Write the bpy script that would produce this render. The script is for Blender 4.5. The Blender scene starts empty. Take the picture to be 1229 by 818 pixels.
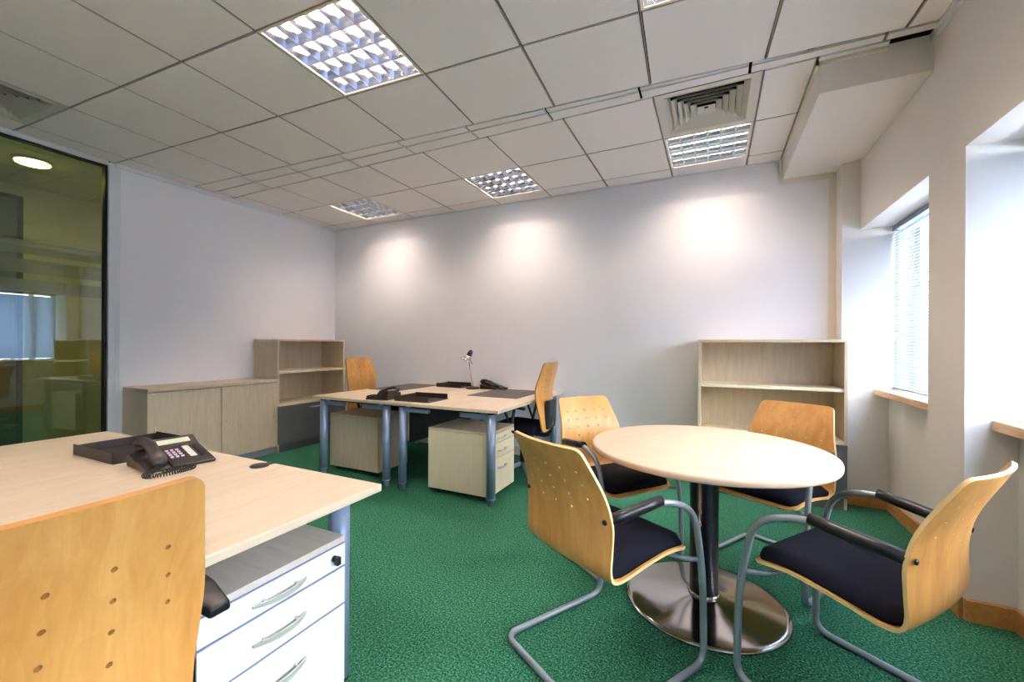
import bpy, bmesh, math, random
from mathutils import Vector, Matrix
random.seed(7)
scene = bpy.context.scene
COL = scene.collection
PI = math.pi

# ------------------------------------------------------------------ camera, world, light, exposure
YAW, ROLL, HC = 0.448, 0.005, 1.2
cam_data = bpy.data.cameras.new('camera'); cam = bpy.data.objects.new('camera', cam_data)
COL.objects.link(cam); scene.camera = cam
cam_data.sensor_width = 36.0; cam_data.lens = 36.0 * 502.6 / 1229.0
cam_data.shift_y = 4.5 / 1229.0; cam_data.clip_start = 0.02; cam_data.clip_end = 100
cam.matrix_world = Matrix.Translation((0, 0, HC)) @ Matrix.Rotation(YAW, 4, 'Z') @ Matrix.Rotation(PI/2, 4, 'X') @ Matrix.Rotation(ROLL, 4, 'Z')

world = bpy.data.worlds.new('world'); scene.world = world; world.use_nodes = True
bg = world.node_tree.nodes['Background']
bg.inputs[0].default_value = (0.80, 0.89, 1.0, 1); bg.inputs[1].default_value = 2.6

SKY_POWER = 520.0
TUBE_STRENGTH = 95.0
WINDOWS = [(2.88, 3.99), (1.38, 2.53), (-0.12, 1.03), (-1.62, -0.47)]
for (ya, yb) in WINDOWS:                      # overcast sky light outside every window
    ld = bpy.data.lights.new('window_daylight', 'AREA'); ld.shape = 'RECTANGLE'
    ld.size = yb - ya + 0.5; ld.size_y = 2.4; ld.energy = SKY_POWER; ld.color = (0.90, 0.94, 1.0)
    lo = bpy.data.objects.new('window_daylight', ld); COL.objects.link(lo)
    lo.location = (2.1, (ya+yb)/2, 1.35); lo.rotation_euler = (0, PI/2, 0)

vs = scene.view_settings
scene.display_settings.display_device = 'sRGB'
vs.view_transform = 'Standard'; vs.look = 'None'; vs.gamma = 1.0; vs.use_curve_mapping = False
vs.exposure = 1.0

# ------------------------------------------------------------------ materials
def srgb(r, g, b):
    f = lambda c: (c/255/12.92) if c/255 <= 0.04045 else ((c/255+0.055)/1.055)**2.4
    return (f(r), f(g), f(b), 1)
def new_mat(name):
    m = bpy.data.materials.new(name); m.use_nodes = True
    return m, m.node_tree, m.node_tree.nodes['Principled BSDF']
def plain(name, col, rough=0.5, metal=0.0, spec=0.5, bump=None):
    m, nt, b = new_mat(name)
    b.inputs['Base Color'].default_value = srgb(*col); b.inputs['Roughness'].default_value = rough
    b.inputs['Metallic'].default_value = metal; b.inputs['Specular IOR Level'].default_value = spec
    if bump:
        tc = nt.nodes.new('ShaderNodeTexCoord'); n = nt.nodes.new('ShaderNodeTexNoise'); bp = nt.nodes.new('ShaderNodeBump')
        n.inputs['Scale'].default_value = bump[0]; n.inputs['Detail'].default_value = 3
        bp.inputs['Strength'].default_value = bump[1]; bp.inputs['Distance'].default_value = bump[2]
        nt.links.new(tc.outputs['Object'], n.inputs['Vector']); nt.links.new(n.outputs['Fac'], bp.inputs['Height'])
        nt.links.new(bp.outputs['Normal'], b.inputs['Normal'])
    return m
def wood(name, c1, c2, stretch, scale=6.0, rough=0.42, flame=0.0, spec=0.4):
    m, nt, b = new_mat(name)
    tc = nt.nodes.new('ShaderNodeTexCoord'); mp = nt.nodes.new('ShaderNodeMapping'); mp.inputs['Scale'].default_value = stretch
    n1 = nt.nodes.new('ShaderNodeTexNoise'); n1.inputs['Scale'].default_value = scale; n1.inputs['Detail'].default_value = 6; n1.inputs['Roughness'].default_value = 0.65
    n1.inputs['Distortion'].default_value = 0.35
    ramp = nt.nodes.new('ShaderNodeValToRGB')
    ramp.color_ramp.elements[0].position = 0.30; ramp.color_ramp.elements[0].color = srgb(*c1)
    ramp.color_ramp.elements[1].position = 0.72; ramp.color_ramp.elements[1].color = srgb(*c2)
    nt.links.new(tc.outputs['Object'], mp.inputs['Vector']); nt.links.new(mp.outputs['Vector'], n1.inputs['Vector'])
    src = n1.outputs['Fac']
    if flame:
        n2 = nt.nodes.new('ShaderNodeTexNoise'); n2.inputs['Scale'].default_value = scale*0.55; n2.inputs['Detail'].default_value = 1.0
        mul = nt.nodes.new('ShaderNodeMath'); mul.operation = 'MULTIPLY'; mul.inputs[1].default_value = 11.0
        fr = nt.nodes.new('ShaderNodeMath'); fr.operation = 'FRACT'
        mx = nt.nodes.new('ShaderNodeMath'); mx.operation = 'MULTIPLY_ADD'; mx.inputs[1].default_value = flame
        nt.links.new(mp.outputs['Vector'], n2.inputs['Vector']); nt.links.new(n2.outputs['Fac'], mul.inputs[0]); nt.links.new(mul.outputs[0], fr.inputs[0])
        nt.links.new(fr.outputs[0], mx.inputs[0]); nt.links.new(n1.outputs['Fac'], mx.inputs[2])
        src = mx.outputs[0]
    nt.links.new(src, ramp.inputs['Fac']); nt.links.new(ramp.outputs['Color'], b.inputs['Base Color'])
    b.inputs['Roughness'].default_value = rough; b.inputs['Specular IOR Level'].default_value = spec
    return m
def emit(name, col, s):
    m, nt, b = new_mat(name)
    b.inputs['Base Color'].default_value = (0.8, 0.8, 0.8, 1)
    b.inputs['Emission Color'].default_value = srgb(*col); b.inputs['Emission Strength'].default_value = s
    return m
M = {}
M['wall'] = plain('wall_paint', (240, 239, 242), 0.85, spec=0.2, bump=(60, 0.08, 0.002))
M['wall_warm'] = plain('wall_paint_warm', (226, 216, 200), 0.85, spec=0.2)
M['gyp'] = plain('window_wall_paint', (232, 226, 220), 0.85, spec=0.2, bump=(60, 0.08, 0.002))
M['tile'] = plain('ceiling_tile', (240, 234, 231), 0.9, spec=0.15, bump=(180, 0.35, 0.002))
M['tbar'] = plain('ceiling_grid', (150, 140, 132), 0.6, spec=0.3)
M['void'] = plain('ceiling_void_shade', (20, 18, 18), 0.95, spec=0.1)  # near-black backing, the dark above the ceiling put into the colour
M['trim_white'] = plain('trim_white', (225, 226, 230), 0.5)
M['trim_cream'] = plain('trim_cream', (232, 224, 210), 0.6)
M['cream_wall'] = plain('corridor_paint', (190, 186, 160), 0.8)
M['black_gasket'] = plain('black_gasket', (14, 14, 15), 0.5)
M['desk'] = wood('beech_laminate_light', (214, 194, 166), (228, 210, 186), (9, 1.0, 9), 3.0, 0.38, spec=0.35)
M['desk_x'] = wood('beech_laminate_round', (222, 192, 164), (236, 208, 182), (1.0, 9, 9), 3.0, 0.36, spec=0.35)
M['edge'] = plain('desk_edge_band', (236, 218, 186), 0.5)
M['maple'] = wood('maple_laminate', (204, 182, 152), (220, 201, 174), (9, 9, 0.9), 4.0, 0.45)
M['maple_light'] = wood('maple_laminate_pale', (230, 213, 178), (238, 223, 194), (9, 9, 0.9), 4.0, 0.45)
M['maple_lit'] = wood('maple_laminate_lit', (234, 228, 222), (244, 240, 236), (9, 1.2, 9), 4.0, 0.42)  # whitened maple: light on the near drawer fronts is in the colour
M['maple_top'] = wood('maple_laminate_top', (200, 188, 180), (216, 205, 196), (1.0, 9, 9), 4.0, 0.42)
M['ply'] = wood('beech_plywood', (200, 136, 66), (225, 168, 94), (7, 7, 0.8), 3.0, 0.36, flame=0.06, spec=0.5)
M['ply_edge'] = plain('plywood_edge', (238, 206, 146), 0.45)
M['ply_edge_dark'] = plain('plywood_edge_dark', (196, 138, 74), 0.45)  # darker rim colour for backrest edges and hole walls
M['oak'] = wood('oak_trim', (176, 118, 62), (206, 150, 88), (6, 0.8, 6), 5.0, 0.42, flame=0.10)
M['oak_sill'] = wood('oak_sill', (208, 160, 112), (232, 190, 146), (6, 1.0, 6), 5.0, 0.42, flame=0.14)
M['steel_blue'] = plain('grey_blue_powder_coat', (142, 160, 188), 0.34, metal=0.35)
M['tube'] = plain('satin_steel_tube', (156, 166, 178), 0.30, metal=0.5)
M['chrome'] = plain('polished_chrome', (205, 200, 200), 0.13, metal=1.0)
M['brushed'] = plain('satin_nickel', (224, 220, 216), 0.36, metal=0.6)
M['black_plastic'] = plain('black_plastic', (28, 25, 26), 0.42)
M['dark_plastic'] = plain('charcoal_plastic', (44, 38, 36), 0.45)
M['arm_black'] = plain('black_arm_pad', (22, 22, 28), 0.36)
M['fabric'] = plain('black_fabric', (20, 21, 32), 0.95, spec=0.15, bump=(900, 0.4, 0.001))
M['column'] = plain('black_column', (14, 15, 20), 0.28)
M['grey_panel'] = plain('grey_panel', (98, 100, 104), 0.55)
M['grey_plinth'] = plain('pale_grey_plinth', (148, 156, 164), 0.5)
M['gap_blue'] = plain('blue_grey_carcass', (96, 116, 150), 0.5)
M['mat'] = plain('grey_desk_mat', (78, 74, 76), 0.6)
M['lcd'] = plain('pale_display', (206, 208, 184), 0.35)
M['key'] = plain('pale_keys', (214, 190, 208), 0.5)
M['paper'] = plain('paper_label', (216, 206, 196), 0.6)
M['lamp_steel'] = plain('brushed_lamp_metal', (190, 180, 172), 0.25, metal=0.9)
M['upvc'] = plain('window_frame_grey', (190, 198, 208), 0.5)
M['vent'] = plain('vent_enamel', (214, 208, 196), 0.5)
M['reflector'] = plain('louvre_aluminium', (214, 218, 232), 0.20, metal=1.0)
M['louvre_frame'] = plain('light_frame', (232, 220, 196), 0.4)
M['tube_light'] = emit('fluorescent_tube', (255, 231, 210), TUBE_STRENGTH)
M['housing'] = plain('light_housing', (200, 200, 206), 0.3, metal=0.6)
M['yellow_light'] = emit('warm_ceiling_lamp', (255, 236, 115), 26.0)
# slats: white paint with some light passing through
m, nt, b = new_mat('blind_slat'); tr = nt.nodes.new('ShaderNodeBsdfTranslucent'); mx = nt.nodes.new('ShaderNodeMixShader')
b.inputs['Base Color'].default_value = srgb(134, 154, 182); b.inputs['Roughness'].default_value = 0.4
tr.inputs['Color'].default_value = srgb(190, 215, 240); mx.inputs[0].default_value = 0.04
nt.links.new(b.outputs[0], mx.inputs[1]); nt.links.new(tr.outputs[0], mx.inputs[2]); nt.links.new(mx.outputs[0], nt.nodes['Material Output'].inputs[0])
M['slat'] = m
def glass(name, tint, ior):
    m, nt, b = new_mat(name); nt.nodes.remove(b)
    t = nt.nodes.new('ShaderNodeBsdfTransparent'); g = nt.nodes.new('ShaderNodeBsdfGlossy'); f = nt.nodes.new('ShaderNodeFresnel'); x = nt.nodes.new('ShaderNodeMixShader')
    t.inputs[0].default_value = (*tint, 1); g.inputs['Roughness'].default_value = 0.0; f.inputs[0].default_value = ior
    nt.links.new(f.outputs[0], x.inputs[0]); nt.links.new(t.outputs[0], x.inputs[1]); nt.links.new(g.outputs[0], x.inputs[2])
    nt.links.new(x.outputs[0], nt.nodes['Material Output'].inputs[0]); return m
M['glass'] = glass('clear_glass', (0.97, 0.98, 0.98), 1.45)
M['glass_tint'] = glass('tinted_partition_glass', (0.77, 0.86, 0.80), 1.95)
m, nt, b = new_mat('frosted_film'); t = nt.nodes.new('ShaderNodeBsdfTransparent'); x = nt.nodes.new('ShaderNodeMixShader')
b.inputs['Base Color'].default_value = srgb(216, 216, 196); b.inputs['Roughness'].default_value = 0.6; x.inputs[0].default_value = 0.34
nt.links.new(t.outputs[0], x.inputs[1]); nt.links.new(b.outputs[0], x.inputs[2]); nt.links.new(x.outputs[0], nt.nodes['Material Output'].inputs[0]); M['film'] = m
# carpet
m, nt, b = new_mat('green_carpet')
tc = nt.nodes.new('ShaderNodeTexCoord'); n1 = nt.nodes.new('ShaderNodeTexNoise'); n1.inputs['Scale'].default_value = 120; n1.inputs['Detail'].default_value = 4; n1.inputs['Roughness'].default_value = 0.75
n2 = nt.nodes.new('ShaderNodeTexVoronoi'); n2.inputs['Scale'].default_value = 160
r = nt.nodes.new('ShaderNodeValToRGB'); r.color_ramp.elements[0].position = 0.36; r.color_ramp.elements[0].color = srgb(20, 66, 46)
r.color_ramp.elements[1].position = 0.64; r.color_ramp.elements[1].color = srgb(100, 162, 132)
e = r.color_ramp.elements.new(0.5); e.color = srgb(46, 108, 82)
bmp = nt.nodes.new('ShaderNodeBump'); bmp.inputs['Strength'].default_value = 0.7; bmp.inputs['Distance'].default_value = 0.006
nt.links.new(tc.outputs['Object'], n1.inputs['Vector']); nt.links.new(tc.outputs['Object'], n2.inputs['Vector'])
nt.links.new(n1.outputs['Fac'], r.inputs['Fac']); nt.links.new(r.outputs['Color'], b.inputs['Base Color'])
nt.links.new(n2.outputs['Distance'], bmp.inputs['Height']); nt.links.new(bmp.outputs['Normal'], b.inputs['Normal'])
b.inputs['Roughness'].default_value = 1.0; b.inputs['Specular IOR Level'].default_value = 0.05
M['carpet'] = m

# ------------------------------------------------------------------ mesh helpers
class MB:
    def __init__(s): s.v = []; s.f = []; s.m = []; s.sm = []
    def add(s, verts, faces, mi=0, smooth=False):
        o = len(s.v); s.v += [tuple(p) for p in verts]
        for f in faces: s.f.append([i+o for i in f]); s.m.append(mi); s.sm.append(smooth)
        return s
    def box(s, x0, y0, z0, x1, y1, z1, mi=0):
        if x0 > x1: x0, x1 = x1, x0
        if y0 > y1: y0, y1 = y1, y0
        if z0 > z1: z0, z1 = z1, z0
        return s.add([(x0,y0,z0),(x1,y0,z0),(x1,y1,z0),(x0,y1,z0),(x0,y0,z1),(x1,y0,z1),(x1,y1,z1),(x0,y1,z1)],
            [(3,2,1,0),(4,5,6,7),(0,1,5,4),(1,2,6,5),(2,3,7,6),(3,0,4,7)], mi)
    def obox(s, c, ux, uy, uz, hx, hy, hz, mi=0):
        c, ux, uy, uz = Vector(c), Vector(ux).normalized(), Vector(uy).normalized(), Vector(uz).normalized()
        P = [c + ux*hx*a + uy*hy*b_ + uz*hz*d for d in (-1,1) for b_ in (-1,1) for a in (-1,1)]
        return s.add(P, [(0,2,3,1),(4,5,7,6),(0,1,5,4),(1,3,7,5),(3,2,6,7),(2,0,4,6)], mi)
    def prism(s, poly, z0, z1, mi=0, smooth=False):
        n = len(poly); a = sum(poly[i][0]*poly[(i+1)%n][1]-poly[(i+1)%n][0]*poly[i][1] for i in range(n))
        if a < 0: poly = poly[::-1]
        v = [(x,y,z0) for x,y in poly]+[(x,y,z1) for x,y in poly]
        s.add(v, [list(range(n-1,-1,-1)), list(range(n,2*n))]+[(i,(i+1)%n,(i+1)%n+n,i+n) for i in range(n)], mi, smooth); return s
    def prism_x(s, poly, x0, x1, mi=0):   # poly in (y,z), extruded along x
        n = len(poly); a = sum(poly[i][0]*poly[(i+1)%n][1]-poly[(i+1)%n][0]*poly[i][1] for i in range(n))
        if a < 0: poly = poly[::-1]
        if x0 > x1: x0, x1 = x1, x0
        v = [(x0,y,z) for y,z in poly]+[(x1,y,z) for y,z in poly]
        return s.add(v, [list(range(n-1,-1,-1)), list(range(n,2*n))]+[(i,(i+1)%n,(i+1)%n+n,i+n) for i in range(n)], mi)
    def tube(s, path, r, n=12, mi=0, cap=True, closed=False):
        P = [Vector(p) for p in path]; k = len(P); rr = r if hasattr(r, '__len__') else [r]*k
        T = []
        for i in range(k):
            if closed: t = P[(i+1)%k]-P[i-1]
            else: t = P[min(i+1,k-1)]-P[max(i-1,0)]
            T.append(t.normalized())
        up = Vector((0,0,1)) if abs(T[0].z) < 0.9 else Vector((1,0,0))
        N = (up - T[0]*up.dot(T[0])).normalized(); V = []
        for i in range(k):
            N = (N - T[i]*N.dot(T[i])).normalized(); B = T[i].cross(N)
            for j in range(n):
                a = 2*PI*j/n; V.append(P[i]+(N*math.cos(a)+B*math.sin(a))*rr[i])
        F = [(i*n+j, i*n+(j+1)%n, (i+1)*n+(j+1)%n, (i+1)*n+j) for i in range(k-1) for j in range(n)]
        if closed: F += [((k-1)*n+j, (k-1)*n+(j+1)%n, (j+1)%n, j) for j in range(n)]
        s.add(V, F, mi, True)
        if cap and not closed:
            o = len(s.v)-k*n
            s.f.append([o+j for j in range(n-1,-1,-1)]); s.m.append(mi); s.sm.append(False)
            s.f.append([o+(k-1)*n+j for j in range(n)]); s.m.append(mi); s.sm.append(False)
        return s
    def cyl(s, a, b_, r, n=20, mi=0): return s.tube([a, b_], r, n, mi)
    def lathe(s, prof, c=(0,0,0), n=48, mi=0, smooth=True):
        V = []; 
        for (r, z) in prof:
            for j in range(n):
                a = 2*PI*j/n; V.append((c[0]+r*math.cos(a), c[1]+r*math.sin(a), c[2]+z))
        k = len(prof)
        F = [(i*n+j, i*n+(j+1)%n, (i+1)*n+(j+1)%n, (i+1)*n+j) for i in range(k-1) for j in range(n)]
        s.add(V, F, mi, smooth); o = len(s.v)-k*n
        if prof[0][0] > 1e-6: s.f.append([o+j for j in range(n-1,-1,-1)]); s.m.append(mi); s.sm.append(False)
        if prof[-1][0] > 1e-6: s.f.append([o+(k-1)*n+j for j in range(n)]); s.m.append(mi); s.sm.append(False)
        return s
    def build(s, name, mats, parent=None, bevel=0.0, seg=2, fix=True, loc=None):
        me = bpy.data.meshes.new(name); me.from_pydata(s.v, [], s.f)
        if not isinstance(mats, (list, tuple)): mats = [mats]
        for m_ in mats: me.materials.append(m_)
        for p, mi, sm in zip(me.polygons, s.m, s.sm): p.material_index = mi; p.use_smooth = sm
        if fix:
            bm = bmesh.new(); bm.from_mesh(me); bmesh.ops.recalc_face_normals(bm, faces=bm.faces); bm.to_mesh(me); bm.free()
        me.update(); o = bpy.data.objects.new(name, me); COL.objects.link(o)
        if parent: o.parent = parent
        if loc: o.location = loc
        if bevel:
            md = o.modifiers.new('bevel', 'BEVEL'); md.width = bevel; md.segments = seg; md.limit_method = 'ANGLE'; md.angle_limit = math.radians(35)
        return o
def empty(name, loc=(0,0,0), rz=0.0):
    o = bpy.data.objects.new(name, None); COL.objects.link(o); o.location = loc; o.rotation_euler = (0,0,rz); o.empty_display_size = 0.1
    return o
def tag(o, label, cat, group=None):
    o['label'] = label; o['category'] = cat
    if group: o['group'] = group
    return o
def struct(o): o['kind'] = 'structure'; return o
def copy_tree(o, parent=None):
    c = o.copy(); COL.objects.link(c)
    if parent: c.parent = parent
    for ch in list(o.children): copy_tree(ch, c)
    return c
def place(proto, used, loc, rz, label, cat, group=None):
    o = copy_tree(proto) if used[0] else proto
    used[0] = True; o.location = loc; o.rotation_euler = (0,0,rz); return tag(o, label, cat, group)
def fillet(pts, rad, n=7):
    pts = [Vector(p) for p in pts]; out = [pts[0]]
    for i in range(1, len(pts)-1):
        r = rad[i] if hasattr(rad, '__len__') else rad
        a = (pts[i-1]-pts[i]); b_ = (pts[i+1]-pts[i]); r = min(r, a.length*0.499, b_.length*0.499)
        p0 = pts[i]+a.normalized()*r; p1 = pts[i]+b_.normalized()*r
        for k in range(n+1):
            t = k/n; out.append(p0*(1-t)**2 + pts[i]*2*t*(1-t) + p1*t*t)
    out.append(pts[-1]); return out
def fillet_closed(pts, r, n=6):
    pts = [Vector(p) for p in pts]; out = []; k = len(pts)
    for i in range(k):
        a = pts[i-1]-pts[i]; b_ = pts[(i+1)%k]-pts[i]; q = min(r, a.length*0.499, b_.length*0.499)
        p0 = pts[i]+a.normalized()*q; p1 = pts[i]+b_.normalized()*q
        for j in range(n+1):
            t = j/n; out.append(p0*(1-t)**2 + pts[i]*2*t*(1-t) + p1*t*t)
    return out
def clip(poly, region):                    # both convex, region counter-clockwise
    out = poly
    for i in range(len(region)):
        (ax, ay), (bx, by) = region[i], region[(i+1)%len(region)]
        side = lambda p: (bx-ax)*(p[1]-ay)-(by-ay)*(p[0]-ax)
        res = []
        for j in range(len(out)):
            p, q = out[j], out[(j+1)%len(out)]; sp, sq = side(p), side(q)
            if sp >= 0: res.append(p)
            if sp*sq < 0:
                t = sp/(sp-sq); res.append((p[0]+(q[0]-p[0])*t, p[1]+(q[1]-p[1])*t))
        out = res
        if len(out) < 3: return []
    a = abs(sum(out[i][0]*out[(i+1)%len(out)][1]-out[(i+1)%len(out)][0]*out[i][1] for i in range(len(out))))/2
    return out if a > 2e-4 else []

# ------------------------------------------------------------------ room shell
XL, XR, YB, YF, ZC = -4.72, 1.0, 4.16, -2.6, 2.767
TH = 0.0542; cT, sT = math.cos(TH), math.sin(TH)
PTH = 0.0542                               # turn of the glazed partition
def nearp(X, Y): return (X*cT-Y*sT, X*sT+Y*cT)
def pwall(y, off=0.0): return XL + (1.752-y)*math.tan(PTH) + off
b = MB(); b.box(-6.6, YF-0.1, -0.08, 1.35, YB+0.1, 0)
struct(b.build('floor', M['carpet']))
b = MB(); b.box(-6.6, YB, 0, 1.35, YB+0.12, 2.95); struct(b.build('wall_back', M['wall']))
b = MB(); b.box(-6.6, YF-0.12, 0, 1.35, YF, 2.95); struct(b.build('wall_front', M['wall']))
b = MB(); b.box(XL-0.1, 1.80, 0, XL, YB, 2.95); struct(b.build('wall_left', M['wall']))
# window wall: apron, piers and lintel as one wall
XA = 1.17                                  # inner face of the wall under the sills
b = MB()
b.box(XA, YF, 0, 1.32, YB, 0.84)
b.box(1.0, YF, 2.085, 1.32, 3.99, 2.95)
b.box(0.886, 3.99, 0, 1.32, YB, 2.95)
prev = WINDOWS[0][0]
for (ya, yb) in WINDOWS[1:]:
    b.box(1.0, yb, 0, 1.32, prev, 2.085); prev = ya
b.box(1.0, YF, 0, 1.32, prev, 2.085)
struct(b.build('wall_right', M['gyp']))
# boxed bulkhead against the back wall
b = MB(); b.box(0.522, 2.83, 2.60, 1.0, YB, 2.95); struct(b.build('trim_1', M['gyp'], bevel=0.003))
b = MB(); b.box(0.50, YB-0.008, 2.552, 0.886, YB, 2.60); b.box(0.835, YB-0.007, 0, 0.886, YB, 2.552)
b.box(0.50, YB-0.008, 2.60, 0.522, YB, ZC); b.box(0.508, 2.816, ZC-0.012, 0.522, YB, ZC+0.02); b.box(0.508, 2.816, ZC-0.012, 0.82, 2.83, ZC+0.02)
struct(b.build('trim_2', M['trim_cream']))
# ceiling edge angles
b = MB(); b.box(XL, 1.80, ZC-0.035, XL+0.012, YB, ZC); b.box(XL+0.012, YB-0.01, ZC-0.014, 0.50, YB, ZC+0.005)
b.box(0.985, YF, ZC-0.025, 1.0, 2.83, ZC); b.box(0.972, YF, ZC-0.008, 0.985, 2.72, ZC)
struct(b.build('trim_3', M['trim_white']))
# post between glazing and plasterboard
b = MB(); b.box(XL-0.10, 1.752, 0, XL+0.004, 1.80, 2.76); b.box(XL-0.10, 1.80, 0, XL+0.002, 1.832, 2.735)
struct(b.build('trim_4', M['trim_white'], bevel=0.002))

# skirting in oak
def skirt(b, pts, h=0.095, t=0.018):
    for (p, q) in zip(pts[:-1], pts[1:]):
        p, q = Vector((*p,0)), Vector((*q,0)); d = (q-p).normalized(); n = Vector((-d.y, d.x, 0))
        c = (p+q)/2 + n*(t/2) + Vector((0,0,h/2)); b.obox(c, d, n, (0,0,1), (q-p).length/2+0.0005, t/2, h/2)
b = MB()                                   # every run: room on the left-hand side
def run(p, q):
    skirt(b, [p, q])
run((XA, 2.88), (XA, 3.99)); run((XA, 3.99), (0.886, 3.99)); run((1.0, 2.53), (1.0, 2.88));
run((XA, 2.53), (1.0, 2.53)); run((XA, 1.38), (XA, 2.53)); run((1.0, 1.03), (1.0, 1.38)); run((XA, 1.03), (1.0, 1.03)); run((XA, -0.12), (XA, 1.03))
struct(b.build('baseboard_right', M['oak'], bevel=0.003))
b = MB(); run((0.83, YB), (XL, YB)); struct(b.build('baseboard_back', M['trim_cream'], bevel=0.003))

# windows with frames, panes, sills
for i, (ya, yb) in enumerate(WINDOWS):
    x0 = 1.245
    fr = MB()
    for (a0, a1, c0, c1) in ((ya, yb, 0.86, 0.91), (ya, yb, 2.04, 2.085), (ya, ya+0.05, 0.91, 2.04), (yb-0.05, yb, 0.91, 2.04), (yb-0.33, yb-0.28, 0.91, 2.04)):
        fr.box(x0, a0, c0, x0+0.05, a1, c1)
    w = struct(fr.build('window_%d' % (i+1), M['upvc'], bevel=0.003))
    MB().box(x0+0.02, ya+0.04, 0.90, x0+0.026, yb-0.04, 2.05).build('pane', M['glass'], w)
    MB().box(1.085, ya+0.004, 0.84, 1.245, yb-0.004, 0.885).build('sill', M['oak_sill'], w, bevel=0.004)
def blind(ya, yb, label):
    t = empty('venetian_blind', (1.20, (ya+yb)/2, 0.89)); h = (yb-ya)/2 - 0.012
    hb = MB(); hb.box(-0.018, -h, 1.155, 0.018, h, 1.188); hb.build('headrail', plain('blind_rail', (128, 142, 160), 0.35, 0.5), t, bevel=0.003)
    sb = MB(); a = math.radians(60)
    n = 54
    for k in range(n):
        z = 0.035 + k*(1.115/n)
        prof = [(-0.0125, 0), (-0.006, 0.0018), (0, 0.0024), (0.006, 0.0018), (0.0125, 0)]
        V = []
        for yy in (-h, h):
            for (px, pz) in prof: V.append((px*math.cos(a)-pz*math.sin(a), yy, z+px*math.sin(a)+pz*math.cos(a)))
        sb.add(V, [(j, j+1, j+6, j+5) for j in range(4)], 0, True)
    sb.build('slats', M['slat'], t, fix=False)
    cb = MB()
    for yy in (-h+0.12, 0, h-0.12): cb.cyl((-0.013, yy, 0.02), (-0.013, yy, 1.155), 0.0012, 6); cb.cyl((0.013, yy, 0.02), (0.013, yy, 1.155), 0.0012, 6)
    cb.build('ladder_cord', M['trim_white'], t)
    MB().box(-0.012, -h, 0.004, 0.012, h, 0.018).build('bottom_rail', M['slat'], t, bevel=0.002)
    return tag(t, label, 'blind')
blind(2.88, 3.99, 'pale blue venetian blind in the window recess beside the right-hand bookcase')
blind(1.38, 2.53, 'pale venetian blind in the recess at the right edge, nearest the camera')
blind(-0.12, 1.03, 'pale venetian blind in the window recess level with the camera')
blind(-1.62, -0.47, 'pale venetian blind in the window recess behind the camera')

# glazed partition, turned with the near half of the room
PL = 4.5
pe = struct(bpy.data.objects.new('window_5', None)); COL.objects.link(pe); pe.location = (XL, 1.752, 0); pe.rotation_euler = (0,0,PTH)
MB().box(-0.055, -PL, 0.0, -0.043, -0.012, 2.725).build('pane', M['glass_tint'], pe)
g = MB(); g.box(-0.07, -0.016, 0, -0.02, 0, 2.735); g.box(-0.07, -PL, 2.722, -0.02, 0, 2.735); g.build('gasket', M['black_gasket'], pe)
g = MB(); g.box(-0.07, -PL, 2.735, 0.0, 0, 2.95); g.build('head_rail', M['trim_white'], pe)
for (z0, z1) in ((1.878, 1.982), (1.73, 1.838), (1.582, 1.682)):
    MB().box(-0.0575, -PL, z0, -0.0555, -0.02, z1).build('frosted_band', M['film'], pe)
# corridor beyond
b = MB(); b.box(-6.3, -2.6, 0, -6.18, 1.45, 2.95); b.box(-6.3, 1.45, 0, -6.18, YB, 2.95); struct(b.build('wall_corridor', M['cream_wall']))
g = MB(); g.box(-6.18, -1.5, 0.0, -6.165, -1.46, 2.64); g.box(-6.18, 1.60, 0.0, -6.165, 1.64, 2.64); g.box(-6.18, -1.5, 2.60, -6.165, 1.64, 2.64)
w = struct(g.build('window_6', M['black_gasket']))
MB().box(-6.178, -1.46, 0.0, -6.172, 1.60, 2.60).build('pane', plain('dark_office_glass', (92, 96, 98), 0.05), w)
b = MB()
for i in range(-3, 7):
    for j in range(3):
        b.box(-6.18+0.0+j*0.6+0.004, i*0.6+0.3, 2.75, min(-6.18+j*0.6+0.596, -4.80), i*0.6+0.893, 2.765)
b.box(-6.3, YF, 2.80, -4.8, YB, 2.95, 1)
struct(b.build('ceiling_corridor', [M['tile'], M['void']]))
for ly_, lb_ in ((1.44, 'round glowing yellow ceiling light in the corridor beyond the glass'), (-0.9, 'added unseen corridor light, level with the camera, brightens the corridor'), (3.5, 'added unseen corridor light behind the left wall, brightens the corridor')):  # last two are unseen, added to brighten the corridor
  t = empty('ceiling_light', (-5.22, ly_, 2.75))
  b = MB(); b.lathe([(0.12,0),(0.12,-0.02),(0.105,-0.028),(0.105,-0.012)]); b.build('rim', M['brushed'], t)
  b = MB(); b.lathe([(0.104,-0.012),(0.10,-0.034),(0.06,-0.042),(0.0001,-0.045)]); b.build('diffuser', M['yellow_light'], t)
  tag(t, lb_, 'ceiling light')

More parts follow.
